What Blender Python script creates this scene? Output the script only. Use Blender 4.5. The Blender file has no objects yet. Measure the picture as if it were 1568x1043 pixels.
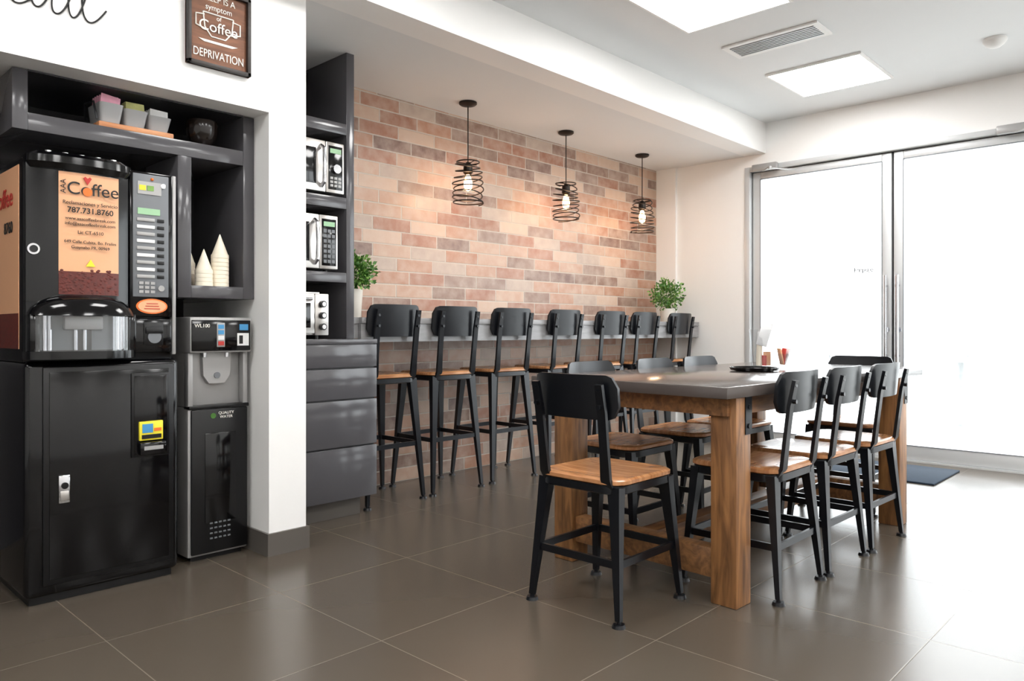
import bpy, bmesh, math, random
from mathutils import Vector, Matrix
random.seed(7)
scn=bpy.context.scene
try:
    scn.view_settings.view_transform='Standard'
    scn.view_settings.look='None'
    scn.view_settings.exposure=0.0
except Exception as e: print(e)

# ------------------------------------------------------------ node helpers
def s2l(c):
    f=lambda v: v/12.92 if v<=.04045 else ((v+.055)/1.055)**2.4
    return tuple(f(x/255.0) for x in c)
def newmat(name):
    m=bpy.data.materials.new(name); m.use_nodes=True
    nt=m.node_tree; b=nt.nodes['Principled BSDF']
    return m,nt,b
def setin(b,**k):
    for kk,v in k.items():
        kk=kk.replace('_',' ')
        if kk in b.inputs: b.inputs[kk].default_value=v
def MN(nt,op,a,b=None,c=None):
    n=nt.nodes.new('ShaderNodeMath'); n.operation=op
    for i,x in enumerate((a,b,c)):
        if x is None: continue
        if isinstance(x,(int,float)): n.inputs[i].default_value=x
        else: nt.links.new(x,n.inputs[i])
    return n.outputs[0]
def mixc(nt,f,a,b):
    n=nt.nodes.new('ShaderNodeMix'); n.data_type='RGBA'
    for s,x in ((0,f),(6,a),(7,b)):
        if isinstance(x,(int,float)): n.inputs[s].default_value=x
        elif isinstance(x,tuple): n.inputs[s].default_value=(x[0],x[1],x[2],1)
        else: nt.links.new(x,n.inputs[s])
    return n.outputs[2]
def simple(name,rgb,rough=.5,metal=0.,var=.08,nscale=8.,bump=0.,coat=0.,spec=.5,stretch=None):
    m,nt,b=newmat(name); c=s2l(rgb)
    tc=nt.nodes.new('ShaderNodeTexCoord'); mp=nt.nodes.new('ShaderNodeMapping')
    if stretch: mp.inputs['Scale'].default_value=stretch
    nt.links.new(tc.outputs['Object'],mp.inputs[0])
    nz=nt.nodes.new('ShaderNodeTexNoise'); nz.inputs['Scale'].default_value=nscale; nz.inputs['Detail'].default_value=4
    nt.links.new(mp.outputs[0],nz.inputs['Vector'])
    lo=tuple(x*(1-var) for x in c); hi=tuple(min(1,x*(1+var)) for x in c)
    nt.links.new(mixc(nt,nz.outputs[0],lo,hi),b.inputs['Base Color'])
    setin(b,Roughness=rough,Metallic=metal,Coat_Weight=coat,Specular_IOR_Level=spec)
    if bump:
        bp=nt.nodes.new('ShaderNodeBump'); bp.inputs['Strength'].default_value=bump; bp.inputs['Distance'].default_value=.004
        nt.links.new(nz.outputs[0],bp.inputs['Height']); nt.links.new(bp.outputs[0],b.inputs['Normal'])
    return m
def wood(name,dark,light,rough=.4,scale=(1,1,1),ns=6):
    m,nt,b=newmat(name)
    tc=nt.nodes.new('ShaderNodeTexCoord'); mp=nt.nodes.new('ShaderNodeMapping'); mp.inputs['Scale'].default_value=scale
    nt.links.new(tc.outputs['Object'],mp.inputs[0])
    nz=nt.nodes.new('ShaderNodeTexNoise'); nz.inputs['Scale'].default_value=ns; nz.inputs['Detail'].default_value=8; nz.inputs['Distortion'].default_value=1.2
    nt.links.new(mp.outputs[0],nz.inputs['Vector'])
    r=nt.nodes.new('ShaderNodeValToRGB'); r.color_ramp.elements[0].position=.3; r.color_ramp.elements[1].position=.7
    r.color_ramp.elements[0].color=(*s2l(dark),1); r.color_ramp.elements[1].color=(*s2l(light),1)
    nt.links.new(nz.outputs[0],r.inputs[0]); nt.links.new(r.outputs[0],b.inputs['Base Color'])
    setin(b,Roughness=rough)
    bp=nt.nodes.new('ShaderNodeBump'); bp.inputs['Strength'].default_value=.15; bp.inputs['Distance'].default_value=.002
    nt.links.new(nz.outputs[0],bp.inputs['Height']); nt.links.new(bp.outputs[0],b.inputs['Normal'])
    return m
def emis(name,rgb,st):
    m,nt,b=newmat(name); setin(b,Emission_Strength=st)
    b.inputs['Base Color'].default_value=(*rgb,1); b.inputs['Emission Color'].default_value=(*rgb,1)
    return m
def glassy(name,tint=(1,1,1),refl=.06,rough=.02):
    m=bpy.data.materials.new(name); m.use_nodes=True; nt=m.node_tree
    for n in list(nt.nodes): nt.nodes.remove(n)
    o=nt.nodes.new('ShaderNodeOutputMaterial'); mx=nt.nodes.new('ShaderNodeMixShader')
    t=nt.nodes.new('ShaderNodeBsdfTransparent'); g=nt.nodes.new('ShaderNodeBsdfGlossy')
    t.inputs[0].default_value=(*tint,1); g.inputs['Roughness'].default_value=rough
    mx.inputs[0].default_value=refl
    nt.links.new(t.outputs[0],mx.inputs[1]); nt.links.new(g.outputs[0],mx.inputs[2]); nt.links.new(mx.outputs[0],o.inputs[0])
    return m
def brickmat():
    m,nt,b=newmat('brick_tile')
    g=nt.nodes.new('ShaderNodeNewGeometry'); sp=nt.nodes.new('ShaderNodeSeparateXYZ'); nt.links.new(g.outputs['Position'],sp.inputs[0])
    W,H=.31,.0865
    z=MN(nt,'DIVIDE',sp.outputs['Z'],H); row=MN(nt,'FLOOR',z)
    wr=nt.nodes.new('ShaderNodeTexWhiteNoise'); wr.noise_dimensions='1D'; nt.links.new(row,wr.inputs['W'])
    off=MN(nt,'ADD',MN(nt,'MULTIPLY',row,.5),MN(nt,'MULTIPLY',wr.outputs['Value'],.3))
    x=MN(nt,'ADD',MN(nt,'DIVIDE',sp.outputs['X'],W),off); col=MN(nt,'FLOOR',x)
    fx=MN(nt,'SUBTRACT',x,col); fz=MN(nt,'SUBTRACT',z,row)
    dx=MN(nt,'MULTIPLY',MN(nt,'MINIMUM',fx,MN(nt,'SUBTRACT',1.,fx)),W)
    dz=MN(nt,'MULTIPLY',MN(nt,'MINIMUM',fz,MN(nt,'SUBTRACT',1.,fz)),H)
    nz=nt.nodes.new('ShaderNodeTexNoise'); nz.inputs['Scale'].default_value=14; nz.inputs['Detail'].default_value=7; nt.links.new(g.outputs['Position'],nz.inputs['Vector'])
    nz2=nt.nodes.new('ShaderNodeTexNoise'); nz2.inputs['Scale'].default_value=60; nz2.inputs['Detail'].default_value=3; nt.links.new(g.outputs['Position'],nz2.inputs['Vector'])
    d=MN(nt,'ADD',MN(nt,'MINIMUM',dx,dz),MN(nt,'MULTIPLY',MN(nt,'SUBTRACT',nz2.outputs[0],.5),.004))
    mr=nt.nodes.new('ShaderNodeMapRange'); mr.inputs['From Min'].default_value=.003; mr.inputs['From Max'].default_value=.0055; nt.links.new(d,mr.inputs[0])
    cv=nt.nodes.new('ShaderNodeCombineXYZ'); nt.links.new(col,cv.inputs[0]); nt.links.new(row,cv.inputs[1])
    wn=nt.nodes.new('ShaderNodeTexWhiteNoise'); wn.noise_dimensions='2D'; nt.links.new(cv.outputs[0],wn.inputs['Vector'])
    r=nt.nodes.new('ShaderNodeValToRGB'); r.color_ramp.interpolation='CONSTANT'
    cols=[(178,142,120),(156,108,86),(190,162,142),(128,98,84),(172,130,106),(146,98,76),(172,152,138),(140,114,102),(166,118,92),(116,88,78),(182,148,126)]
    e=r.color_ramp.elements
    while len(e)<len(cols): e.new(.5)
    for i,c in enumerate(cols):
        e[i].position=i/len(cols); e[i].color=(*s2l(c),1)
    nt.links.new(wn.outputs['Value'],r.inputs[0])
    c1=mixc(nt,MN(nt,'MULTIPLY',MN(nt,'SUBTRACT',nz.outputs[0],.32),1.1),r.outputs[0],s2l((200,182,166)))
    c2=mixc(nt,mr.outputs[0],s2l((186,174,162)),c1)
    nt.links.new(c2,b.inputs['Base Color']); setin(b,Roughness=.4)
    bp=nt.nodes.new('ShaderNodeBump'); bp.inputs['Strength'].default_value=.5; bp.inputs['Distance'].default_value=.004
    nt.links.new(MN(nt,'ADD',mr.outputs[0],MN(nt,'MULTIPLY',nz.outputs[0],.6)),bp.inputs['Height']); nt.links.new(bp.outputs[0],b.inputs['Normal'])
    return m
def floormat():
    m,nt,b=newmat('floor_tile')
    g=nt.nodes.new('ShaderNodeNewGeometry'); sp=nt.nodes.new('ShaderNodeSeparateXYZ'); nt.links.new(g.outputs['Position'],sp.inputs[0])
    W,H=.61,.638
    x=MN(nt,'DIVIDE',MN(nt,'SUBTRACT',sp.outputs['X'],.852),W); y=MN(nt,'DIVIDE',MN(nt,'SUBTRACT',sp.outputs['Y'],.69),H)
    cx=MN(nt,'FLOOR',x); cy=MN(nt,'FLOOR',y); fx=MN(nt,'SUBTRACT',x,cx); fy=MN(nt,'SUBTRACT',y,cy)
    dx=MN(nt,'MINIMUM',fx,MN(nt,'SUBTRACT',1.,fx)); dy=MN(nt,'MINIMUM',fy,MN(nt,'SUBTRACT',1.,fy))
    d=MN(nt,'MINIMUM',dx,dy)
    mr=nt.nodes.new('ShaderNodeMapRange'); mr.inputs['From Min'].default_value=.0015; mr.inputs['From Max'].default_value=.004; nt.links.new(d,mr.inputs[0])
    cv=nt.nodes.new('ShaderNodeCombineXYZ'); nt.links.new(cx,cv.inputs[0]); nt.links.new(cy,cv.inputs[1])
    wn=nt.nodes.new('ShaderNodeTexWhiteNoise'); wn.noise_dimensions='2D'; nt.links.new(cv.outputs[0],wn.inputs['Vector'])
    nz=nt.nodes.new('ShaderNodeTexNoise'); nz.inputs['Scale'].default_value=3; nz.inputs['Detail'].default_value=3; nt.links.new(g.outputs['Position'],nz.inputs['Vector'])
    f=MN(nt,'ADD',MN(nt,'MULTIPLY',wn.outputs['Value'],.4),MN(nt,'MULTIPLY',nz.outputs[0],.3))
    c=mixc(nt,f,s2l((78,70,61)),s2l((88,80,70)))
    c=mixc(nt,mr.outputs[0],s2l((118,109,98)),c)
    nt.links.new(c,b.inputs['Base Color']); setin(b,Roughness=.25,Specular_IOR_Level=.55)
    bp=nt.nodes.new('ShaderNodeBump'); bp.inputs['Strength'].default_value=.25; bp.inputs['Distance'].default_value=.002
    nt.links.new(mr.outputs[0],bp.inputs['Height']); nt.links.new(bp.outputs[0],b.inputs['Normal'])
    return m

WHITE=simple('white_paint',(240,239,237),.55,var=.01)
CEIL=simple('ceiling_paint',(226,227,227),.7,var=.01)
BRICK=brickmat(); FLOOR=floormat()
BLACKM=simple('black_steel',(17,19,24),.28,metal=.2,var=.15)
SEAT=wood('seat_wood',(150,98,60),(196,142,98),.24,(1,8,1),5)
LEGW=wood('table_wood',(92,60,34),(158,110,66),.45,(6,6,.7),5)
BEAMW=wood('beam_wood',(92,60,36),(146,102,62),.5,(.8,6,6),5)
TOP=simple('table_top_grey',(80,73,70),.15,var=.12,nscale=5)
CAB=simple('cabinet_grey',(78,77,80),.14,var=.04)
CABD=simple('cabinet_dark',(54,53,56),.28,var=.04)
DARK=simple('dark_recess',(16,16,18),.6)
BASEB=simple('baseboard_tile',(92,87,82),.35)
BARTOP=simple('bar_stone',(136,135,136),.25,var=.4,nscale=6,stretch=(1,1,5))
STEEL=simple('stainless',(190,186,182),.28,metal=.9,var=.05,stretch=(1,1,30))
ALU=simple('aluminium_frame',(200,202,203),.4,metal=.25,var=.02)
CHROME=simple('chrome',(205,205,208),.14,metal=1.,var=.01)
BGLOSS=simple('black_gloss',(5,5,7),.1,var=.1,spec=.45)
BSATIN=simple('black_satin',(9,9,11),.3,var=.15,spec=.4)
SILV=simple('silver_plastic',(162,161,160),.35,metal=.3,var=.03)
GREYP=simple('grey_plastic',(108,111,115),.4)
GLASS=glassy('clear_glass',(.98,.99,.99),.04)
SMOKE=glassy('smoked_clear',(.86,.88,.9),.12)
CLEAR=glassy('clear_plastic',(.92,.93,.94),.16)
PANEL=emis('light_panel',(1,.99,.975),21.5)
BULB=emis('bulb_glow',(1,.56,.22),22)
PEACH=simple('peach_poster',(222,166,124),.35,var=.03)
BEAN=simple('coffee_beans',(90,28,18),.4,var=.8,nscale=90)
ORANGE=simple('orange_print',(226,110,34),.5)
REDP=simple('red_print',(180,44,36),.5)
INK=simple('black_ink',(18,17,17),.6)
WINK=simple('white_ink',(236,232,224),.6)
YEL=simple('yellow_sticker',(234,216,50),.5)
BLUE=simple('blue_sticker',(64,140,190),.5)
GREEN=simple('leaf_green',(66,114,42),.45,var=.35,nscale=25)
GREEN2=simple('leaf_green_light',(116,158,72),.45,var=.3,nscale=25)
PAPER=simple('paper_cup',(240,230,210),.6,var=.05)
POT=simple('white_pot',(222,216,206),.4)
SIGNW=wood('sign_wood',(92,56,36),(134,86,58),.6,(1,1,8),4)
SIGNF=wood('sign_frame',(30,25,23),(52,44,40),.5,(1,1,3),6)
BOARD=wood('board_wood',(176,112,70),(210,150,104),.5,(1,6,6),5)
PINK=simple('pink_packets',(236,170,190),.5,var=.2,nscale=40)
GPACK=simple('green_packets',(186,186,124),.5,var=.3,nscale=40)
WPACK=simple('white_packets',(225,225,225),.5,var=.1,nscale=40)
TRAYG=simple('organizer_grey',(176,178,180),.35,metal=.1)
MAT=simple('blue_mat',(26,42,58),.9,var=.3,nscale=60)
BOWL=simple('bowl_brown',(30,23,20),.14)
OUT=simple('patio_concrete',(210,210,208),.8)
OUTF=simple('patio_grey',(176,178,179),.5)
BRONZE=simple('bronze_wire',(40,32,27),.4,metal=.6)
DISP=simple('lcd_green',(150,190,150),.3)

# ------------------------------------------------------------ mesh builder
class MB:
    def __init__(s): s.bm=bmesh.new(); s.mats=[]
    def mi(s,m):
        if m not in s.mats: s.mats.append(m)
        return s.mats.index(m)
    def app(s,t,m,mtx=None):
        i=s.mi(m)
        for f in t.faces: f.material_index=i
        if mtx is not None: bmesh.ops.transform(t,matrix=mtx,verts=t.verts)
        me=bpy.data.meshes.new('tmp'); t.to_mesh(me); t.free(); s.bm.from_mesh(me); bpy.data.meshes.remove(me)
    def box(s,a,b,m,bev=0.,seg=2,mtx=None):
        t=bmesh.new(); bmesh.ops.create_cube(t,size=1)
        c=[(a[i]+b[i])/2 for i in range(3)]; d=[abs(b[i]-a[i]) for i in range(3)]
        for v in t.verts: v.co=Vector([v.co[i]*d[i]+c[i] for i in range(3)])
        if bev>0: bmesh.ops.bevel(t,geom=t.edges[:],offset=min(bev,min(d)*.45),segments=seg,profile=.5,affect='EDGES')
        s.app(t,m,mtx)
    def loft(s,rings,m,cap=True,closed=True,mtx=None):
        t=bmesh.new(); V=[[t.verts.new(p) for p in r] for r in rings]; n=len(V[0])
        for i in range(len(V)-1):
            for j in range(n if closed else n-1):
                k=(j+1)%n
                t.faces.new((V[i][j],V[i][k],V[i+1][k],V[i+1][j]))
        if cap:
            t.faces.new(V[0][::-1]); t.faces.new(V[-1])
        bmesh.ops.recalc_face_normals(t,faces=t.faces[:])
        s.app(t,m,mtx)
    def cyl(s,p0,p1,r0,m,r1=None,seg=12,rot=0.):
        r1=r0 if r1 is None else r1
        p0=Vector(p0);p1=Vector(p1); a=(p1-p0).normalized()
        u=a.orthogonal().normalized() if abs(a.z)<.9 else Vector((1,0,0))
        u=(u-a*u.dot(a)).normalized(); w=a.cross(u)
        R=[]
        for p,r in ((p0,r0),(p1,r1)):
            R.append([p+u*r*math.cos(2*math.pi*k/seg+rot)+w*r*math.sin(2*math.pi*k/seg+rot) for k in range(seg)])
        s.loft(R,m)
    def tube(s,pts,r,m,seg=8,closed=False):
        pts=[Vector(p) for p in pts]; n=len(pts); R=[]; u=None
        for i,p in enumerate(pts):
            if closed: t=(pts[(i+1)%n]-pts[i-1]).normalized()
            else: t=(pts[min(i+1,n-1)]-pts[max(i-1,0)]).normalized()
            if u is None: u=t.orthogonal().normalized()
            u=(u-t*u.dot(t)).normalized(); w=t.cross(u)
            rr=r[i] if isinstance(r,(list,tuple)) else r
            R.append([p+u*rr*math.cos(2*math.pi*k/seg)+w*rr*math.sin(2*math.pi*k/seg) for k in range(seg)])
        if closed: R.append(R[0]); s.loft(R,m,cap=False)
        else: s.loft(R,m)
    def bar(s,pts,w,h,side,m):
        pts=[Vector(p) for p in pts]; n=len(pts); R=[]
        for i,p in enumerate(pts):
            t=(pts[min(i+1,n-1)]-pts[max(i-1,0)]).normalized()
            sd=Vector(side); sd=(sd-t*sd.dot(t)).normalized(); q=t.cross(sd)
            ww=w[i] if isinstance(w,(list,tuple)) else w
            hh=h[i] if isinstance(h,(list,tuple)) else h
            R.append([p+sd*ww/2*a+q*hh/2*b for a,b in ((-1,-1),(1,-1),(1,1),(-1,1))])
        s.loft(R,m)
    def lathe(s,prof,c,m,seg=24,cap=True):
        R=[[Vector((c[0]+r*math.cos(2*math.pi*k/seg),c[1]+r*math.sin(2*math.pi*k/seg),c[2]+z)) for k in range(seg)] for r,z in prof]
        s.loft(R,m,cap=cap)
    def sphere(s,c,r,m,sc=(1,1,1),seg=16):
        t=bmesh.new(); bmesh.ops.create_uvsphere(t,u_segments=seg,v_segments=seg//2,radius=r)
        for v in t.verts: v.co=Vector((v.co.x*sc[0]+c[0],v.co.y*sc[1]+c[1],v.co.z*sc[2]+c[2]))
        s.app(t,m)
    def prism(s,poly,z0,z1,m,ax='z'):
        if ax=='z': R=[[Vector((p[0],p[1],z)) for p in poly] for z in (z0,z1)]
        elif ax=='y': R=[[Vector((p[0],z,p[1])) for p in poly] for z in (z0,z1)]
        else: R=[[Vector((z,p[0],p[1])) for p in poly] for z in (z0,z1)]
        s.loft(R,m)
    def done(s,name,loc=(0,0,0),rz=0.,parent=None):
        for f in s.bm.faces: f.smooth=True
        for e in s.bm.edges:
            if len(e.link_faces)==2:
                if e.calc_face_angle(0)>.55: e.smooth=False
        me=bpy.data.meshes.new(name); s.bm.to_mesh(me); s.bm.free()
        for m in s.mats: me.materials.append(m)
        o=bpy.data.objects.new(name,me); scn.collection.objects.link(o)
        o.location=loc; o.rotation_euler=(0,0,rz)
        if parent: o.parent=parent
        return o
def inst(o,name,loc,rz=0.):
    n=bpy.data.objects.new(name,o.data); scn.collection.objects.link(n); n.location=loc; n.rotation_euler=(0,0,rz); return n
def rrect(w,d,r,z,n=5,cx=0,cy=0):
    P=[]
    for sx,sy,a0 in ((1,1,0),(-1,1,90),(-1,-1,180),(1,-1,270)):
        for k in range(n+1):
            a=math.radians(a0+90*k/n)
            P.append(Vector((cx+sx*(w/2-r)+r*math.cos(a),cy+sy*(d/2-r)+r*math.sin(a),z)))
    return P
def text(body,size,loc,m,parent,rot=(math.pi/2,0,0),ext=.0008,al='CENTER',sx=1.,name='lettering',bold=0.):
    c=bpy.data.curves.new(name,'FONT'); c.body=body; c.size=size; c.extrude=ext; c.align_x=al; c.offset=bold
    c.materials.append(m); o=bpy.data.objects.new(name,c); scn.collection.objects.link(o)
    o.location=loc; o.rotation_euler=rot; o.scale=(sx,1,1); o.parent=parent
    return o
def boxobj(name,a,b,m,bev=0.):
    q=MB(); q.box(a,b,m,bev); return q.done(name)

# ------------------------------------------------------------ room shell
XW=6.2; YB=3.95; ZC=2.78; ZS=2.52; YF=3.06
boxobj('floor',(-3,-3,-.1),(XW+.15,YB+.1,0),FLOOR)
boxobj('ceiling',(-3,-3,ZC),(XW+.15,YB+.1,ZC+.1),CEIL)
boxobj('ceiling_soffit',(-3,2.87,ZS),(XW,YF-.0,ZC),WHITE)
boxobj('ceiling_alcove',(1.85,YF,ZS),(XW,YB,ZC),CEIL)
boxobj('wall_back',(1.85,YB,0),(XW+.15,YB+.1,ZC),BRICK)
boxobj('wall_niche_back',(-3,YB,0),(1.85,YB+.1,ZC),CABD)
boxobj('wall_niche_header',(-3,YF,1.96),(1.85,YB,ZC),WHITE)
boxobj('wall_column',(1.666,YF,0),(1.85,YB,1.96),WHITE)
boxobj('wall_left',(-3.1,-3,0),(-3,YB+.1,ZC),WHITE)
boxobj('wall_front',(-3,-3.1,0),(XW+.15,-3,ZC),WHITE)
q=MB()
q.box((XW,3.06,0),(XW+.15,YB,ZC),WHITE)
q.box((XW,-3,2.42),(XW+.15,3.06,ZC),WHITE)
q.box((XW,-3,0),(XW+.15,-2.3,2.42),WHITE)
q.box((XW,.5,0),(XW+.15,.64,2.42),WHITE)
q.box((XW-.03,3.74,0),(XW,YB,ZS),WHITE)
q.done('wall_right')
q=MB()
q.box((1.655,YF-.012,0),(1.862,YF,.1),BASEB); q.box((1.655,YF,0),(1.666,YB,.1),BASEB); q.box((1.85,YF,0),(1.862,3.4,.1),BASEB)
q.done('baseboard_column')
q=MB(); q.box((XW-.012,3.06,0),(XW,3.74,.09),BASEB); q.done('baseboard_right')
boxobj('ground_patio',(XW+.15,-14,-.12),(30,18,-.02),OUT)

# doors
def door(name,y0,y1,hy):
    q=MB(); x0,x1=XW+.03,XW+.075
    s=.07
    q.box((x0,y0,.015),(x1,y0+s,2.37),ALU,.004); q.box((x0,y1-s,.015),(x1,y1,2.37),ALU,.004)
    q.box((x0,y0+s,2.31),(x1,y1-s,2.37),ALU,.004); q.box((x0,y0+s,.015),(x1,y1-s,.12),ALU,.004)
    for a,b in (((x0-.003,y0+s-.004,.12),(x0+.002,y0+s+.002,2.31)),((x0-.003,y1-s-.002,.12),(x0+.002,y1-s+.004,2.31)),((x0-.003,y0+s,2.306),(x0+.002,y1-s,2.313)),((x0-.003,y0+s,.116),(x0+.002,y1-s,.122))):
        q.box(a,b,GREYP)
    q.box((XW+.05,y0+s,.12),(XW+.056,y1-s,2.31),GLASS)
    q.cyl((x0-.05,hy,.72),(x0-.05,hy,1.42),.013,CHROME)
    for z in (.8,1.34): q.cyl((x0-.05,hy,z),(x0,hy,z),.009,CHROME)
    q.cyl((x0-.004,hy+.0,1.0),(x0,hy,1.0),.02,CHROME)
    return q.done(name)
d1=door('door_1',1.868,3.000,1.90); d2=door('door_2',.725,1.852,1.815)
text('Empuje',.05,(XW+.045,2.08,1.46),INK,d1,rot=(math.pi/2,0,-math.pi/2),bold=.0008)
q=MB()
q.box((XW-.01,3.01,0),(XW+.1,3.06,2.42),ALU,.004); q.box((XW-.01,.64,0),(XW+.1,.715,2.42),ALU,.004)
q.box((XW-.01,.715,2.378),(XW+.1,3.01,2.42),ALU,.004); q.box((XW,.715,0),(XW+.12,3.01,.012),ALU)
q.box((XW+.06,1.85,.012),(XW+.07,1.87,2.375),INK); q.box((XW+.05,.715,2.37),(XW+.06,3.01,2.38),INK); q.box((XW+.05,3.0,.012),(XW+.06,3.01,2.375),INK)
q.done('trim_door_frame')
def closer(name,y,dy):
    q=MB(); q.box((XW-.06,y-.11,2.365),(XW-.012,y+.11,2.425),SILV,.008)
    q.bar([(XW-.06,y,2.36),(XW-.2,y+dy*.12,2.35),],.02,.008,(0,1,0),SILV)
    q.bar([(XW-.2,y+dy*.12,2.345),(XW-.01,y+dy*.26,2.34)],.02,.008,(0,1,0),SILV)
    q.cyl((XW-.2,y+dy*.12,2.335),(XW-.2,y+dy*.12,2.36),.014,SILV)
    return q.done(name)
closer('door_closer',2.86,-1); closer('door_closer.001',1.05,-1)
q=MB()
for a,b in (((XW,-2.3,0),(XW+.1,-2.22,2.42)),((XW,.42,0),(XW+.1,.5,2.42)),((XW,-.94,0),(XW+.1,-.86,2.42)),((XW,-2.22,2.34),(XW+.1,.42,2.42)),((XW,-2.22,0),(XW+.1,.42,.1))):
    q.box(a,b,ALU,.004)
q.box((XW+.05,-2.22,.1),(XW+.056,.42,2.34),GLASS)
q.done('window_added')  # unseen glazing beside the doors, added to let in more light

# ceiling lights
def panel(name,x0,y0):
    q=MB(); q.box((x0,y0,ZC-.012),(x0+.62,y0+.61,ZC-.001),PANEL)
    for a,b in (((x0-.015,y0-.015),(x0+.635,y0)),((x0-.015,y0+.61),(x0+.635,y0+.625)),((x0-.015,y0),(x0,y0+.61)),((x0+.62,y0),(x0+.635,y0+.61))):
        q.box((a[0],a[1],ZC-.015),(b[0],b[1],ZC-.001),WHITE)
    return q.done(name)
k=0
for y0 in (1.70,-.7,-2.4):  # later rows are unseen, added to light the room from behind the camera
    for x0 in (5.03,3.34,1.65,-.04,-1.73):
        panel('ceiling_light_panel' if k==0 else 'ceiling_light_panel.%03d'%k,x0,y0); k+=1
q=MB()
q.box((4.34,1.70,ZC-.012),(4.58,1.735,ZC-.001),WHITE); q.box((4.34,2.265,ZC-.012),(4.58,2.30,ZC-.001),WHITE)
q.box((4.34,1.735,ZC-.012),(4.37,2.265,ZC-.001),WHITE); q.box((4.55,1.735,ZC-.012),(4.58,2.265,ZC-.001),WHITE)
q.box((4.37,1.735,ZC-.004),(4.55,2.265,ZC-.001),GREYP)
for i in range(7):
    x=4.385+i*.025; q.box((x,1.735,ZC-.013),(x+.012,2.265,ZC-.006),TRAYG)
q.done('air_vent')
q=MB(); q.lathe([(.065,0),(.065,-.015),(.05,-.035),(.03,-.05),(.012,-.055)],(5.37,1.02,ZC),WHITE); q.done('smoke_detector')

# ------------------------------------------------------------ pendants
def pendant():
    q=MB()
    q.lathe([(.06,0),(.06,-.012),(.05,-.02),(.012,-.026)],(0,0,0),BRONZE)
    q.cyl((0,0,-.02),(0,0,-.43),.004,BRONZE,seg=8)
    q.lathe([(.012,-.40),(.03,-.42),(.033,-.47),(.02,-.485)],(0,0,0),BRONZE,seg=16)
    pts=[]; N=260; turns=7
    for i in range(N):
        t=i/(N-1); a=2*math.pi*turns*t
        r=.076+.024*min(1,t*2.2)+.005*math.sin(9*t*math.pi)
        z=-.405-.26*t+.014*math.sin(a+5*t)
        pts.append((r*math.cos(a),r*math.sin(a),z))
    q.tube(pts,.0042,BRONZE,seg=6)
    for zz,r in ((-.40,.076),(-.668,.098)):
        q.tube([(r*math.cos(a*math.pi/16),r*math.sin(a*math.pi/16),zz) for a in range(32)],.0045,BRONZE,seg=6,closed=True)
    for k in range(3):
        a=k*2.094+.4
        q.tube([(.012*math.cos(a),.012*math.sin(a),-.41),(.076*math.cos(a),.076*math.sin(a),-.40)],.003,BRONZE,seg=6)
    q.lathe([(.012,-.485),(.018,-.5),(.027,-.53),(.029,-.555),(.022,-.58),(.007,-.592)],(0,0,0),BULB,seg=16)
    return q
P0=None
for i,x in enumerate((3.44,4.47,5.51)):
    nm='pendant_lamp' if i==0 else 'pendant_lamp.%03d'%i
    if P0 is None: P0=pendant().done(nm,(x,3.67,ZS)); o=P0
    else: o=inst(P0,nm,(x,3.67,ZS),i*1.3)
    l=bpy.data.lights.new('pendant_glow','POINT'); l.energy=3.8; l.color=(1,.66,.42); l.shadow_soft_size=.04
    lo=bpy.data.objects.new('pendant_glow',l); scn.collection.objects.link(lo); lo.location=(0,0,-.62); lo.parent=o

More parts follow.
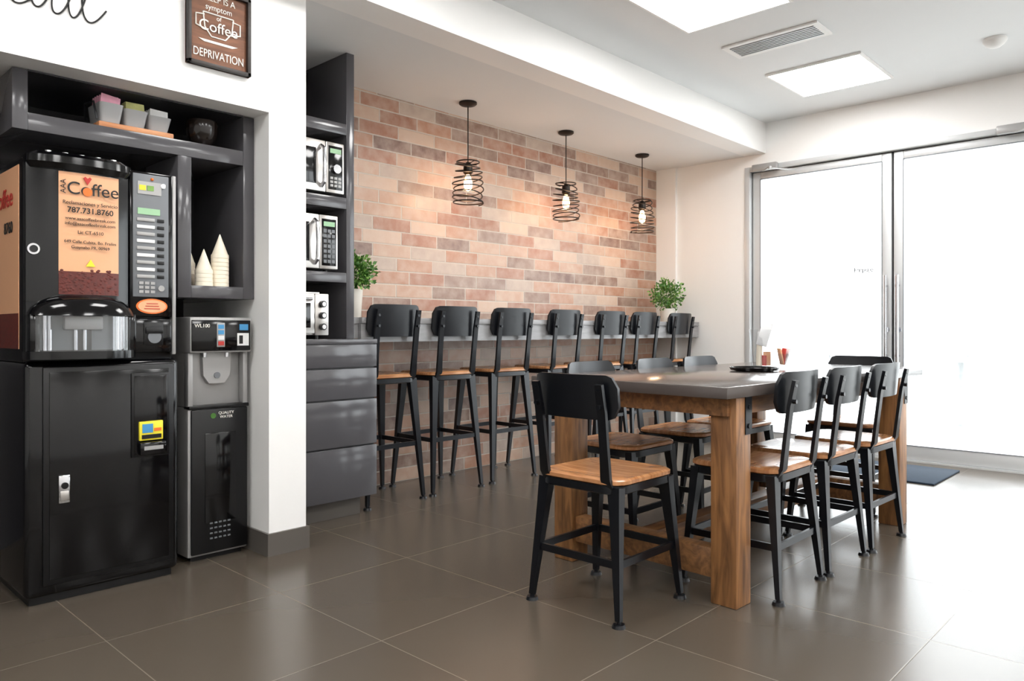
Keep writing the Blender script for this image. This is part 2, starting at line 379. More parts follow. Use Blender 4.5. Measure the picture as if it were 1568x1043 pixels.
# ------------------------------------------------------------ chairs
def chair(sh,bb,bt,zs,fs=.195,name='dining_chair',stool=False):
    q=MB()
    w=.375 if not stool else .365
    q.loft([rrect(w-.02,w-.02,.06,sh-.024),rrect(w,w,.065,sh-.018),rrect(w,w,.065,sh-.006),rrect(w-.02,w-.02,.06,sh),rrect(w*.6,w*.6,.05,sh-.006)],SEAT)
    q.loft([rrect(w-.03,w-.03,.055,sh-.055),rrect(w-.012,w-.012,.06,sh-.05),rrect(w-.012,w-.012,.06,sh-.024),rrect(w-.03,w-.03,.055,sh-.024)],BLACKM)
    t=w/2-.032
    F={}
    for sx in (-1,1):
        for sy in (-1,1):
            a=Vector((sx*t,sy*t,sh-.03)); b=Vector((sx*fs,sy*fs,.02)); F[(sx,sy)]=(a,b)
            mid=a.lerp(b,.25)
            q.bar([a,mid,b],[.05,.04,.02],[.036,.03,.018],(1,0,0),BLACKM)
            q.cyl((b.x,b.y,0),(b.x,b.y,.012),.024,BLACKM,r1=.02,seg=16)
            q.cyl((b.x,b.y,.012),(b.x,b.y,.03),.009,BLACKM,seg=10)
    def at(k,z):
        a,b=F[k]; f=(a.z-z)/(a.z-b.z); return a.lerp(b,f)
    for z,pairs in zs:
        for k1,k2 in pairs:
            p,r=at(k1,z),at(k2,z); sd=(0,0,1)
            q.bar([p,r],.026,.011,sd,BLACKM)
    yb=-(w/2)
    H=bt-sh
    for sx in (-1,1):
        pts=[(sx*.135,yb+.03,sh-.05),(sx*.137,yb+.0,sh+.0),(sx*.139,yb-.012,sh+.3*H),(sx*.141,yb-.028,sh+.65*H),(sx*.142,yb-.048,bt-.03)]
        q.bar(pts,[.04,.04,.034,.034,.03],.014,(1,0,0),BLACKM)
    n=20; hw=.185; zc=(bb+bt)/2; hh=(bt-bb)/2; rc=.045
    R=[]
    for i in range(n+1):
        x=-hw+2*hw*i/n; e=hw-abs(x); hz=hh
        if e<rc: hz=hh-rc+math.sqrt(max(0,rc*rc-(rc-e)**2))
        R.append((x,max(hz,.012)))
    rings=[]
    for x,hz in R:
        yc=yb-.022+.03*(x/hw)**2
        lean=-.10
        ring=[]
        for zz,dy in ((-1,.006),(-.5,.006),(0,.006),(.5,.006),(1,.006),(1,-.006),(.5,-.006),(0,-.006),(-.5,-.006),(-1,-.006)):
            z=zc+zz*hz
            ring.append(Vector((x,yc+dy+lean*(z-zc),z)))
        rings.append(ring)
    q.loft(rings,BLACKM)
    for sx in (-1,1):
        for z in (zc-.03,zc+.03):
            q.cyl((sx*.141,yb-.052,z),(sx*.141,yb-.035,z),.008,BLACKM,seg=10)
    return q
sides=[((-1,-1),(-1,1)),((1,-1),(1,1))]; fb=[((-1,-1),(1,-1)),((-1,1),(1,1))]
C=chair(.487,.69,.845,[(.2,sides+fb)]).done('dining_chair',(2.27,1.67,0),-math.pi/2)
poses=[(2.84,1.37,0),(3.30,1.36,-.02),(3.76,1.34,-.03),(2.93,2.06,math.pi),(3.50,2.06,math.pi+.03),(3.94,2.04,math.pi-.02),(4.45,1.56,math.pi/2)]
for i,(x,y,r) in enumerate(poses): inst(C,'dining_chair.%03d'%(i+1),(x,y,0),r)
S=chair(.742,.96,1.145,[(.33,sides+fb)],fs=.2,stool=True).done('bar_stool',(2.67,3.65,0),0)
for i,x in enumerate((3.15,3.66,4.21,4.78,5.24,5.80)): inst(S,'bar_stool.%03d'%(i+1),(x,3.65,0),random.uniform(-.04,.04))

# ------------------------------------------------------------ table
q=MB()
L,Wd=2.02,.95
q.box((0,0,.757),(L,Wd,.80),TOP,.005)
q.box((.07,.04,.69),(L-.18,.065,.757),BEAMW); q.box((.07,Wd-.065,.69),(L-.18,Wd-.04,.757),BEAMW)
q.box((.07,.065,.69),(.095,Wd-.065,.757),BEAMW); q.box((L-.205,.065,.69),(L-.18,Wd-.065,.757),BEAMW)
lx=(.09,1.72); ly=(.015,.79)
for x in lx:
    for y in ly:
        q.box((x,y,0),(x+.105,y+.105,.757),LEGW,.005)
        yy=y-.004 if y<.3 else y+.105
        q.box((x+.06,yy,.62),(x+.105,yy+.004,.757),BLACKM)
        q.cyl((x+.083,yy-.004,.65),(x+.083,yy+.006,.65),.009,BLACKM,seg=10); q.cyl((x+.083,yy-.004,.72),(x+.083,yy+.006,.72),.009,BLACKM,seg=10)
    q.box((x+.02,ly[0]+.105,.085),(x+.085,ly[1],.195),BEAMW,.004)
q.box((lx[0]+.085,.42,.09),(lx[1]+.02,.50,.19),BEAMW,.004)
q.done('dining_table',(2.40,1.25,0),math.radians(-2.3))

# serving tray + condiment holder
q=MB(); q.lathe([(.085,0),(.11,.004),(.118,.018),(.112,.018),(.104,.009),(.0001,.007)],(0,0,0),BGLOSS,seg=32); q.done('round_tray',(3.46,1.66,.8005))
q=MB()
q.loft([rrect(.10,.09,.02,0),rrect(.10,.09,.02,.004)],CLEAR)
q.loft([rrect(.10,.09,.02,.004),rrect(.115,.10,.02,.13),rrect(.13,.11,.02,.20)],CLEAR,cap=False)
q.cyl((-.02,0,.005),(-.02,0,.14),.018,PAPER,r1=.014); q.cyl((-.02,0,.14),(-.02,0,.19),.010,WPACK)
q.cyl((.025,.01,.005),(.025,.01,.08),.02,PEACH); q.cyl((.0,-.02,.005),(.0,-.02,.06),.012,REDP)
M=Matrix.Translation((.0,-.02,.17))@Matrix.Rotation(.3,4,'Y'); q.box((-.03,-.003,-.06),(.03,.003,.07),WPACK,.002,mtx=M)
q.loft([rrect(.05,.06,.01,0,cx=.10,cy=-.03),rrect(.07,.075,.01,.07,cx=.10,cy=-.03)],CLEAR)
for k_,(dx_,m_,a_) in enumerate(((.085,PEACH,-.2),(.10,REDP,.1),(.115,WPACK,.35))):
    M=Matrix.Translation((dx_,-.03,.055))@Matrix.Rotation(a_,4,'Y'); q.box((-.004,-.025,-.045),(.004,.025,.045),m_,.002,mtx=M)
q.done('condiment_holder',(3.90,1.82,.801),-.8)

# ------------------------------------------------------------ bar counter
q=MB(); q.box((2.463,3.49,1.035),(XW-.031,YB-.001,1.07),BARTOP,.003); q.box((2.463,3.50,.93),(XW-.031,3.53,1.035),BARTOP)
q.box((2.411,3.52,1.035),(2.463,YB-.001,1.07),BARTOP); q.box((2.411,3.53,.953),(2.463,3.56,1.035),BARTOP)
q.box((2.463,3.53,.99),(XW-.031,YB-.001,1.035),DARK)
for x in (3.4,4.6,5.7): q.box((x,3.55,.93),(x+.04,YB-.001,.99),BLACKM)
q.done('bar_counter')

# ------------------------------------------------------------ tall shelving + drawers
q=MB()
q.box((2.36,3.49,.951),(2.41,YB,ZS),CAB,.002)
q.box((1.851,3.49,.951),(1.89,YB,ZS),CAB)
q.box((1.89,YB-.02,.951),(2.36,YB,ZS),CABD)
for z0,z1 in ((2.065,2.125),(1.66,1.722),(1.257,1.311)): q.box((1.89,3.49,z0),(2.36,YB-.02,z1),CAB,.002)
q.done('microwave_shelving')
q=MB()
q.box((1.866,3.37,.107),(2.455,YB-.003,.925),CABD); q.box((1.866,3.345,.925),(2.46,YB-.003,.95),CAB,.002)
for z0,z1 in ((.802,.922),(.636,.794),(.386,.628),(.107,.378)): q.box((1.866,3.35,z0),(2.46,3.37,z1),CAB,.002)
q.box((1.866,3.42,0),(2.40,YB-.003,.107),BASEB)
q.done('drawer_cabinet')

def microwave(name,x1,z0,w,h,knob=False):
    q=MB(); x0=x1-w; yf=3.475; z1=z0+h
    q.box((x0,yf+.02,z0+.012),(x1,yf+.40,z1),STEEL,.006)
    for x in (x0+.04,x1-.04):
        for y in (yf+.06,yf+.36): q.cyl((x,y,z0),(x,y,z0+.012),.012,BSATIN,seg=10)
    q.box((x0,yf,z0+.012),(x1-.115,yf+.02,z1-.0),STEEL,.005)
    q.box((x0+.04,yf-.003,z0+.05),(x1-.175,yf+.001,z1-.045),BGLOSS,.002)
    q.box((x1-.113,yf,z0+.012),(x1,yf+.02,z1),STEEL,.005)
    q.box((x1-.10,yf-.003,z0+.03),(x1-.012,yf+.001,z1-.02),BGLOSS,.002)
    xh=x1-.143
    q.tube([(xh,yf,z0+.04),(xh,yf-.03,z0+.06),(xh,yf-.036,(z0+z1)/2),(xh,yf-.03,z1-.05),(xh,yf,z1-.03)],.011,CHROME,seg=10)
    q.box((x1-.09,yf-.005,z1-.06),(x1-.022,yf-.002,z1-.035),DISP)
    if knob:
        q.cyl((x1-.056,yf-.022,z0+.14),(x1-.056,yf-.002,z0+.14),.024,CHROME,seg=20)
        for i in range(3):
            for j in range(3): q.box((x1-.09+i*.025,yf-.005,z0+.045+j*.02),(x1-.072+i*.025,yf-.002,z0+.058+j*.02),SILV)
    else:
        for i in range(3):
            for j in range(7): q.box((x1-.09+i*.025,yf-.005,z0+.045+j*.027),(x1-.072+i*.025,yf-.002,z0+.062+j*.027),GREYP)
    return q.done(name)
microwave('microwave_oven',2.335,1.7225,.44,.285,True)
microwave('microwave_oven.001',2.295,1.3115,.40,.30)
q=MB(); x1=2.238; x0=1.90; yf=3.475; z0=.9505
q.box((x0,yf+.015,z0+.02),(x1,yf+.36,z0+.24),STEEL,.008)
for x in (x0+.04,x1-.04):
    for y in (yf+.06,yf+.3): q.cyl((x,y,z0),(x,y,z0+.02),.014,BSATIN,seg=10)
q.box((x0,yf,z0+.03),(x1-.085,yf+.015,z0+.235),STEEL,.004); q.box((x0+.02,yf-.003,z0+.06),(x1-.11,yf+.001,z0+.19),BGLOSS,.002)
q.box((x1-.083,yf,z0+.02),(x1,yf+.015,z0+.24),STEEL,.004)
for z in (.065,.125,.185): q.cyl((x1-.042,yf-.02,z0+z),(x1-.042,yf,z0+z),.018,BSATIN,seg=18); q.cyl((x1-.042,yf-.024,z0+z),(x1-.042,yf-.019,z0+z),.012,CHROME,seg=18)
q.tube([(x0+.03,yf,z0+.205),(x0+.04,yf-.03,z0+.21),(x1-.12,yf-.03,z0+.21),(x1-.11,yf,z0+.205)],.007,CHROME)
q.box((x0+.03,yf+.04,z0+.24),(x1-.03,yf+.3,z0+.25),STEEL,.003)
q.done('toaster_oven')

# ------------------------------------------------------------ niche shelf
q=MB(); Y0=3.19
q.box((.727,Y0,1.735),(.777,YB,1.955),CAB,.002)
q.box((.777,Y0,1.735),(1.612,YB,1.80),CAB,.002)
q.box((1.612,Y0,1.137),(1.664,YB,1.955),CAB,.002)
q.box((1.322,Y0,1.137),(1.379,YB,1.735),CAB,.002)
q.box((1.379,Y0,1.137),(1.612,YB,1.19),CAB,.002)
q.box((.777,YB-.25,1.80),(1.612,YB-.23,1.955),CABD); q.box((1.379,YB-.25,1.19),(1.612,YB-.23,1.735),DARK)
q.box((.777,Y0,1.952),(1.612,YB-.25,1.958),CABD)
q.done('niche_shelving')

# ------------------------------------------------------------ vending machine
q=MB()
X0,X1,YV=.745,1.29,3.10
q.box((X0,YV,.03),(X1,3.72,.885),BGLOSS,.022,3)
q.box((X0+.02,YV+.03,0),(X1-.02,3.70,.03),BSATIN)
q.box((X0+.055,YV-.008,.07),(X1-.025,YV+.002,.865),BSATIN,.005)
q.box((X0+.075,YV-.011,.09),(X1-.045,YV-.007,.845),BGLOSS,.002)
q.box((X0,YV+.03,.88),(X1-.015,3.70,1.625),BSATIN,.01)
q.box((X0-.0025,YV+.07,.93),(X0+.001,3.68,1.60),PEACH); q.box((X0-.0035,YV+.07,.93),(X0-.002,3.68,1.06),BEAN)
xc,hw=.925,.175
def yfr(x,b=.028): return YV+.005-b*(1-((x-xc)/hw)**2)
poly=[(X0+.002,YV+.04)]+[(xc-hw+2*hw*i/16,yfr(xc-hw+2*hw*i/16)) for i in range(17)]+[(xc+hw,YV+.04)]
q.prism(poly,1.10,1.60,BGLOSS)
q.prism(poly,.905,1.10,BSATIN)
# domed lamp brow on top of the door
def brow(rx,ry,z): return [Vector((xc+rx*math.cos(math.pi+math.pi*i/20),YV+ry*math.sin(math.pi+math.pi*i/20),z)) for i in range(21)]+[Vector((xc+rx,YV+.06,z)),Vector((xc-rx,YV+.06,z))]
q.loft([brow(.165,.035,1.585),brow(.178,.055,1.605),brow(.176,.055,1.63),brow(.15,.035,1.645)],BGLOSS)
for i in range(5):
    x=xc-.11+i*.055; q.cyl((x,YV-.015,1.643),(x,YV-.015,1.648),.012,CHROME,seg=14)
def sheet(x0,x1,z0,z1,off,m,n=10):
    R=[[Vector((x0+(x1-x0)*i/n,yfr(x0+(x1-x0)*i/n)-off,z)) for i in range(n+1)] for z in (z0,z1)]
    q.loft(R,m,cap=False,closed=False)
sheet(.847,1.055,1.205,1.58,.002,PEACH); sheet(.847,1.055,1.13,1.215,.003,BEAN)
for i in range(90):
    x=random.uniform(.852,1.05); z=random.uniform(1.135,1.222)
    q.sphere((x,yfr(x)-.003,z),.007,BEAN,(1,.3,.7),seg=6)
q.box((1.098,YV-.004,1.05),(1.262,YV+.03,1.625),BGLOSS,.006)
q.box((1.108,YV-.008,1.13),(1.245,YV-.003,1.615),GREYP,.004)
q.box((1.262,YV-.002,.90),(1.277,YV+.03,1.625),SILV,.004)
q.box((1.125,YV-.011,1.455),(1.21,YV-.007,1.48),DISP)
q.box((1.125,YV-.011,1.535),(1.215,YV-.007,1.585),SILV); q.box((1.13,YV-.013,1.55),(1.155,YV-.010,1.57),YEL); q.box((1.16,YV-.013,1.55),(1.185,YV-.010,1.57),GREEN2)
q.cyl((1.222,YV-.013,1.575),(1.222,YV-.007,1.575),.01,CHROME,seg=14)
q.sphere((1.18,YV-.009,1.597),.006,ORANGE)
for i in range(9):
    z=1.435-i*.028
    q.box((1.122,YV-.012,z-.007),(1.19,YV-.007,z+.006),WPACK if i%2 else SILV,.001); q.box((1.2,YV-.012,z-.007),(1.226,YV-.007,z+.006),BSATIN,.001)
for i in range(3):
    for j in range(3): q.box((1.13+i*.022,YV-.012,1.145+j*.017),(1.146+i*.022,YV-.007,1.156+j*.017),SILV)
q.cyl((1.215,YV-.013,1.165),(1.215,YV-.007,1.165),.012,SILV,seg=14)
t=[(1.18+.06*math.cos(a*math.pi/12),1.093+.03*math.sin(a*math.pi/12)) for a in range(24)]
q.prism(t,YV-.009,YV-.003,ORANGE,'y')
t=[(1.18+.054*math.cos(a*math.pi/12),1.093+.025*math.sin(a*math.pi/12)) for a in range(24)]
q.prism(t,YV-.0105,YV-.008,PEACH,'y')
for k_ in range(3): q.box((1.15+.004*k_,YV-.012,1.082+k_*.01),(1.21-.004*k_,YV-.010,1.085+k_*.01),REDP)
q.box((1.10,YV-.002,.91),(1.26,YV+.03,1.045),BGLOSS,.005)
q.box((1.15,YV-.006,.94),(1.225,YV-.001,1.03),BSATIN,.01); q.cyl((1.19,YV-.010,.972),(1.19,YV-.002,.972),.026,GREYP,seg=18); q.box((1.155,YV-.014,.985),(1.222,YV-.004,1.01),BSATIN,.003)
# dispensing bay : hood with a full curved brow
rings=[]
for zf,rx,ry in ((1.128,.06,.02),(1.122,.10,.045),(1.105,.14,.066),(1.08,.168,.078),(1.052,.182,.084)):
    rings.append([Vector((.93+rx*math.cos(math.pi+math.pi*i/20),YV-.012+ry*math.sin(math.pi+math.pi*i/20),zf)) for i in range(21)]+[Vector((.93+rx,YV+.03,zf)),Vector((.93-rx,YV+.03,zf))])
q.loft(rings,BGLOSS)
q.box((.752,YV-.035,.915),(.785,YV+.03,1.06),BGLOSS,.006); q.box((1.075,YV-.035,.915),(1.112,YV+.03,1.06),BGLOSS,.006)
q.box((.785,YV-.022,.925),(1.075,YV-.016,1.055),GREYP)
for x in (.80,.815,.90,.93,1.045,1.06): q.cyl((x,YV-.029,.925),(x,YV-.029,1.05),.007,CHROME,seg=10)
q.box((.86,YV-.045,1.0),(.99,YV-.02,1.05),SILV,.006)
tray=[(.93+.185*math.cos(math.pi+math.pi*i/20),YV-.012+.088*math.sin(math.pi+math.pi*i/20)) for i in range(21)]+[(1.115,YV+.03),(.745,YV+.03)]
q.prism(tray,.893,.922,BGLOSS)
sh=[(.93+.17*math.cos(math.pi+math.pi*i/20),YV-.012+.07*math.sin(math.pi+math.pi*i/20)) for i in range(21)]
q.loft([[Vector((x,y,z)) for x,y in sh] for z in (.922,1.05)],SMOKE,cap=False,closed=False)
# lock upper, latch, coin return
q.cyl((.77,YV-.012,1.29),(.77,YV+.02,1.29),.02,CHROME,seg=20); q.cyl((.77,YV-.016,1.29),(.77,YV-.01,1.29),.013,BSATIN,seg=20)
q.box((.847,YV-.022,.365),(.885,YV-.01,.468),CHROME,.004); q.cyl((.866,YV-.028,.43),(.866,YV-.02,.43),.012,BSATIN,seg=14); q.box((.852,YV-.026,.375),(.88,YV-.02,.41),STEEL,.003)
q.box((1.10,YV-.016,.50),(1.245,YV-.01,.83),BSATIN,.003); q.box((1.11,YV-.018,.51),(1.235,YV-.015,.82),BGLOSS,.002)
q.box((1.125,YV-.03,.565),(1.215,YV-.016,.64),YEL,.003); q.box((1.135,YV-.032,.595),(1.175,YV-.029,.63),BLUE); q.box((1.18,YV-.032,.6),(1.207,YV-.029,.612),ORANGE)
q.box((1.133,YV-.032,.572),(1.207,YV-.029,.588),BSATIN)
q.box((1.12,YV-.05,.51),(1.222,YV-.016,.56),BGLOSS,.008); q.box((1.135,YV-.052,.53),(1.207,YV-.048,.545),SILV)
V=q.done('coffee_vending_machine')
ty=YV-.0295
text('Coffee',.066,(.960,ty,1.50),INK,V)
text('Reclamaciones y Servicio',.0185,(.951,ty,1.462),INK,V); text('787.731.8760',.029,(.951,ty,1.432),INK,V,bold=.0003)
text('www.aaacoffeebreak.com',.0165,(.951,ty,1.405),INK,V); text('info@aaacoffeebreak.com',.0165,(.951,ty,1.386),INK,V)
text('Lic CT-6510',.0175,(.951,ty,1.355),INK,V); text('649 Calle Cubita, Bo. Frailes',.0155,(.951,ty,1.32),INK,V); text('Guaynabo PR, 00969',.0155,(.951,ty,1.300),INK,V)
q=MB()
q.cyl((.940,ty-.001,1.512),(.940,ty+.001,1.512),.016,ORANGE,seg=20)
q.prism([(.926,1.562),(.940,1.538),(.954,1.562),(.948,1.568),(.940,1.562),(.932,1.568)],ty-.002,ty+.001,REDP,'y')
q.prism([(.935,1.235),(.967,1.235),(.951,1.262)],ty-.001,ty+.0015,YEL,'y')
q.done('poster_prints',parent=V)
text('AAA',.026,(.868,ty+.002,1.525),INK,V,rot=(math.pi/2,-math.pi/2,0))
text('coffee',.10,(X0-.005,3.36,1.46),REDP,V,rot=(math.pi/2,0,-math.pi/2)); text('8760',.06,(X0-.005,3.3,1.36),INK,V,rot=(math.pi/2,0,-math.pi/2))

# ------------------------------------------------------------ water dispenser
q=MB(); a0,a1,yw=1.372,1.642,3.2
q.box((a0,yw+.012,.02),(a1,3.52,.665),SILV,.008); q.box((a0+.012,yw,.03),(a1-.004,yw+.014,.655),BSATIN,.006)
q.box((a0+.07,yw-.004,.16),(a1-.06,yw+.002,.55),BGLOSS,.004)
q.box((a0+.02,yw+.03,0),(a1-.02,3.5,.02),BSATIN)
for i in range(5):
    for j in range(4): q.box((a0+.09+i*.02,yw-.007,.09+j*.022),(a0+.102+i*.02,yw-.002,.096+j*.022),GREYP)
q.box((a0,yw+.05,.665),(a1,3.52,1.045),SILV,.006)
q.box((a0,yw+.008,.665),(a0+.022,yw+.05,.91),SILV,.004); q.box((a1-.022,yw+.008,.665),(a1,yw+.05,.91),SILV,.004)
yy=[(a0+.07,.905),(a0+.075,.80),(a0+.1,.765),(a1-.1,.765),(a1-.075,.80),(a1-.07,.905)]
q.prism(yy,yw+.025,yw+.055,SILV,'y'); q.cyl((1.507,yw+.02,.80),(1.507,yw+.03,.80),.014,GREYP,seg=16)
q.box((a0,yw-.005,.657),(a1,yw+.05,.672),BSATIN,.003)
q.box((a0-.004,yw-.022,.90),(a1+.002,3.50,1.055),SILV,.008)
q.box((a0+.002,yw-.027,.908),(a1-.004,yw-.02,1.042),BGLOSS,.004)
q.box((1.482,yw-.03,.925),(1.518,yw-.026,1.03),SILV,.002)
for i,m in enumerate((REDP,WPACK,BLUE,BLUE)): q.box((1.487,yw-.032,.932+i*.024),(1.513,yw-.029,.95+i*.024),m)
q.box((1.575,yw-.03,.93),(1.628,yw-.026,.985),WPACK); q.box((1.583,yw-.031,.938),(1.6,yw-.029,.975),INK); q.box((1.585,yw-.03,.998),(1.625,yw-.026,1.025),BLUE)
for x in (1.45,1.55): q.cyl((x,yw+.02,.88),(x,yw+.02,.905),.009,CHROME,seg=10)
Wd_=q.done('water_dispenser')
text('WL100',.022,(1.418,yw-.0285,1.01),WINK,Wd_); text('QUALITY\nWATER',.017,(1.535,yw-.006,.63),WINK,Wd_)
q=MB(); q.lathe([(.012,0),(.012,.003)],(0,0,0),GREEN,seg=16)
o=q.done('logo',(1.478,yw-.001,.625),parent=Wd_); o.rotation_euler=(math.pi/2,0,0)

# ------------------------------------------------------------ shelf items
q=MB()
q.box((1.02,3.20,1.8005),(1.31,3.37,1.822),BOARD,.004)
for i,(m) in enumerate((PINK,GPACK,WPACK)):
    x=1.028+i*.094
    R=[rrect(.074,.12,.012,1.823,cx=x+.043,cy=3.29),rrect(.092,.15,.014,1.90-.008*i,cx=x+.043,cy=3.28)]
    q.loft(R,TRAYG,cap=True)
    for k in range(9):
        yk=3.228+k*.012
        M=Matrix.Translation((x+.043,yk,1.912-.010*i))@Matrix.Rotation(-.25+random.uniform(-.1,.1),4,'X')@Matrix.Rotation(random.uniform(-.16,.16),4,'Y')
        q.box((-.036,-.0025,-.03),(.036,.0025,.024),m,.001,mtx=M)
q.tube([(1.02,3.22,1.83),(1.01,3.23,1.9),(1.01,3.33,1.91),(1.02,3.36,1.85)],.004,BLACKM)
q.done('condiment_organizer')
q=MB(); q.lathe([(.03,0),(.034,.008),(.045,.02),(.062,.055),(.066,.095),(.063,.115),(.058,.113),(.058,.09),(.05,.04),(.0005,.02)],(1.46,3.27,1.8005),BOWL,seg=32)
q.done('ceramic_bowl')
def cones(name,x,y,h,r=.038):
    q=MB(); n=max(2,int((h-.1)/.018)); prof=[]
    for i in range(n):
        z0=i*.018; prof+= [(r,z0),(r*.985,z0+.014),(r*.95,z0+.0175)]
    prof=[(r-.002,0)]+prof+[(r*.9,n*.018),(.0015,n*.018+.09)]
    q.lathe(prof,(0,0,0),PAPER,seg=24); return q.done(name,(x,y,1.1905))
cones('paper_cone_cups',1.530,3.245,.25); cones('paper_cone_cups.001',1.453,3.235,.175); cones('paper_cone_cups.002',1.425,3.34,.22,.034)

# wall sign
q=MB(); sx0,sx1,sz0,sz1=1.297,1.568,2.085,2.415
q.box((sx0,YF-.012,sz0),(sx1,YF-.001,sz1),SIGNW)
for a,b in (((sx0,sz0),(sx1,sz0+.015)),((sx0,sz1-.015),(sx1,sz1)),((sx0,sz0),(sx0+.015,sz1)),((sx1-.015,sz0),(sx1,sz1))):
    q.box((a[0],YF-.03,a[1]),(b[0],YF-.001,b[1]),SIGNF,.002)
cx=1.43
cup=[(cx-.065,2.31),(cx+.065,2.31),(cx+.058,2.25),(cx+.03,2.215),(cx-.03,2.215),(cx-.058,2.25)]
for i in range(6):
    a,b=cup[i],cup[(i+1)%6]; q.tube([(a[0],YF-.014,a[1]),(b[0],YF-.014,b[1])],.003,WINK)
for s_ in (1,-1): q.tube([(cx+s_*.06,YF-.014,2.30),(cx+s_*.095,YF-.014,2.295),(cx+s_*.095,YF-.014,2.25),(cx+s_*.055,YF-.014,2.24)],.0035,WINK)
q.prism([(cx-.085,2.198),(cx+.085,2.198),(cx+.06,2.188),(cx-.06,2.188)],YF-.0145,YF-.011,WINK,'y')
SG=q.done('framed_sign')
text('SLEEP IS A',.036,(1.432,YF-.014,2.362),WINK,SG,sx=.9); text('symptom',.034,(1.432,YF-.014,2.325),WINK,SG,sx=.9); text('of',.026,(1.432,YF-.014,2.288),WINK,SG)
text('Coffee',.062,(1.43,YF-.0155,2.236),WINK,SG); text('DEPRIVATION',.048,(1.432,YF-.014,2.125),WINK,SG,sx=.72)

# cursive wall lettering
c=bpy.data.curves.new('wall_lettering','CURVE'); c.dimensions='3D'; c.bevel_depth=.003; c.bevel_resolution=2
pts=[(.45,2.18),(.50,2.14),(.54,2.17),(.56,2.24),(.53,2.26),(.50,2.22),(.53,2.15),(.58,2.14),(.62,2.19),(.63,2.25),(.615,2.16),(.65,2.135),(.69,2.17),(.70,2.25),(.685,2.16),(.71,2.135),(.75,2.16),(.80,2.23),(.775,2.255),(.75,2.20),(.76,2.145),(.79,2.15),(.825,2.24),(.815,2.15),(.84,2.135),(.87,2.18),(.905,2.30),(.895,2.36),(.875,2.30),(.87,2.17),(.885,2.135),(.91,2.16),(.945,2.28),(.945,2.36),(.92,2.32),(.915,2.18),(.935,2.135),(.97,2.15),(1.0,2.20)]
s=c.splines.new('NURBS'); s.points.add(len(pts)-1); s.order_u=3; s.use_endpoint_u=True; s.resolution_u=8
for p,(x,z) in zip(s.points,pts): p.co=(x,YF-.004,z,1)
c.materials.append(INK); o=bpy.data.objects.new('wall_lettering',c); scn.collection.objects.link(o)

# plants
def plant(name,loc,R,potr,poth,n=750):
    q=MB()
    q.lathe([(potr*.75,0),(potr*.8,.004),(potr,poth*.95),(potr,poth),(potr*.88,poth),(potr*.85,poth*.85),(.001,poth*.85)],(0,0,0),POT,seg=24)
    t=bmesh.new(); t2=bmesh.new()
    cz=poth+R*.75
    for i in range(n):
        v=Vector((random.gauss(0,1),random.gauss(0,1),random.gauss(0,1))).normalized()
        r=R*random.uniform(.35,1.0)*(1+.15*math.sin(5*v.x+3*v.z)*math.cos(4*v.y)); p=Vector((v.x*r,v.y*r*.9,cz+v.z*r*.85))
        if p.z<poth*.9: continue
        b=t if random.random()<.6 else t2
        d=(v+Vector((random.uniform(-.7,.7),random.uniform(-.7,.7),random.uniform(-.3,.9)))).normalized()
        sdv=d.orthogonal().normalized(); sdv=Matrix.Rotation(random.uniform(0,6.28),3,d)@sdv
        l=random.uniform(.018,.032); w=l*.38; up=d.cross(sdv)*l*.12
        a=[b.verts.new(p),b.verts.new(p+d*l*.45+sdv*w+up),b.verts.new(p+d*l),b.verts.new(p+d*l*.45-sdv*w+up)]
        b.faces.new(a)
    q.app(t,GREEN); q.app(t2,GREEN2)
    for i in range(14):
        a=i*.45; q.tube([(0,0,poth*.8),(math.cos(a)*R*.3,math.sin(a)*R*.3,poth+R*.5),(math.cos(a)*R*.8,math.sin(a)*R*.8,cz+R*.3*math.sin(i))],.0018,GREEN,seg=5)
    return q.done(name,loc)
plant('potted_plant',(2.585,3.75,1.0705),.135,.055,.17,1000)
plant('potted_plant.001',(5.90,3.66,1.0705),.165,.07,.12,950)

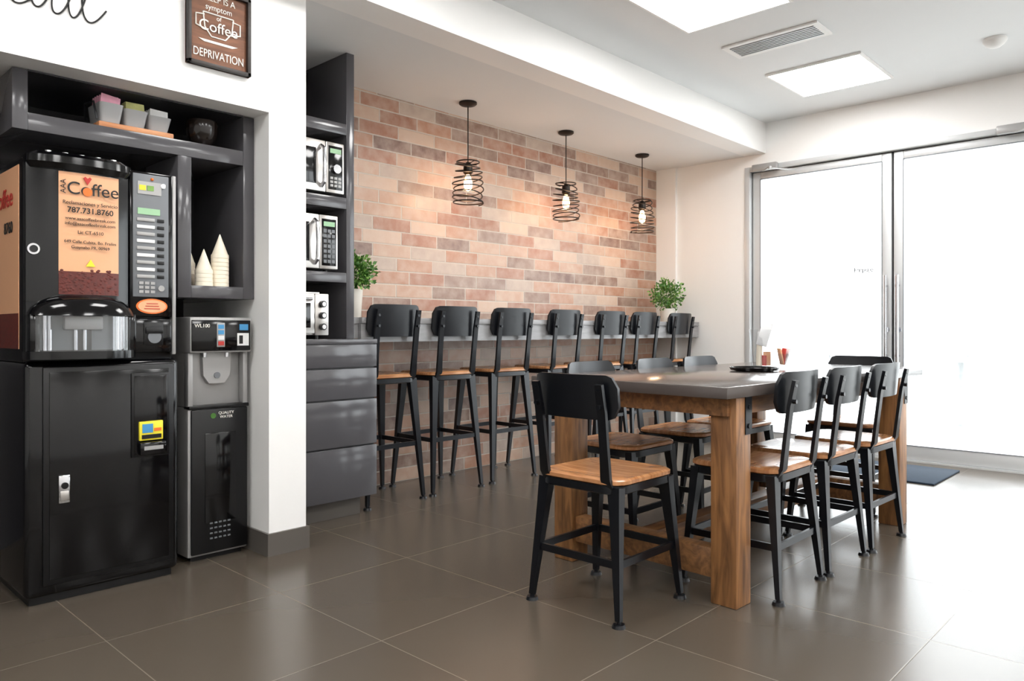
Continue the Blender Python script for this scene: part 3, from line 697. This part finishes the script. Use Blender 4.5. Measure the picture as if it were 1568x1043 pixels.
# mat & patio
boxobj('door_mat',(5.35,1.35,.0005),(6.0,2.5,.012),MAT,.004)
def patio_chair(name,x,y,r):
    q=MB()
    q.loft([rrect(.46,.44,.05,.43),rrect(.46,.44,.05,.455)],OUTF)
    for sx in (-1,1):
        for sy in (-1,1): q.tube([(sx*.2,sy*.19,.43),(sx*.23,sy*.22,0)],.014,OUTF)
        q.tube([(sx*.21,-.2,.44),(sx*.22,-.26,.85)],.014,OUTF)
        q.tube([(sx*.22,-.24,.65),(sx*.25,.15,.66),(sx*.22,.19,.44)],.012,OUTF)
    for z in (.55,.63,.71,.79,.85): q.box((-.21,-.262,z-.02),(.21,-.25,z+.02),OUTF)
    return q.done(name,(x,y,-.02),r)
patio_chair('patio_chair',8.6,3.1,3.0); patio_chair('patio_chair.001',8.6,.85,.1); patio_chair('patio_chair.002',9.7,1.95,1.6)
q=MB(); q.lathe([(.42,.70),(.43,.71),(.43,.725),(.42,.73)],(0,0,0),OUTF,seg=32); q.cyl((0,0,.03),(0,0,.7),.03,OUTF); q.lathe([(.25,0),(.25,.02),(.04,.04)],(0,0,0),OUTF); q.done('patio_table',(8.7,1.95,-.02))

# ------------------------------------------------------------ light
w=bpy.data.worlds.new('World'); scn.world=w; w.use_nodes=True
bg=w.node_tree.nodes['Background']; bg.inputs[0].default_value=(.94,.975,1,1); bg.inputs[1].default_value=6.2
for nm,y,wd in (('portal_door',1.85,2.3),('portal_added_window',-.9,2.7)):
    l=bpy.data.lights.new(nm,'AREA'); l.shape='RECTANGLE'; l.size=2.35; l.size_y=wd
    try: l.cycles.is_portal=True
    except Exception: pass
    o=bpy.data.objects.new(nm,l); scn.collection.objects.link(o); o.location=(XW+.14,y,1.22); o.rotation_euler=(0,math.pi/2,0)

cam=bpy.data.cameras.new('camera'); co=bpy.data.objects.new('camera',cam); scn.collection.objects.link(co)
cam.sensor_width=36; cam.lens=26.4; cam.shift_y=-.0105; cam.clip_start=.05
co.location=(0,0,1); co.rotation_euler=(math.pi/2,0,math.radians(-46.5))
scn.camera=co
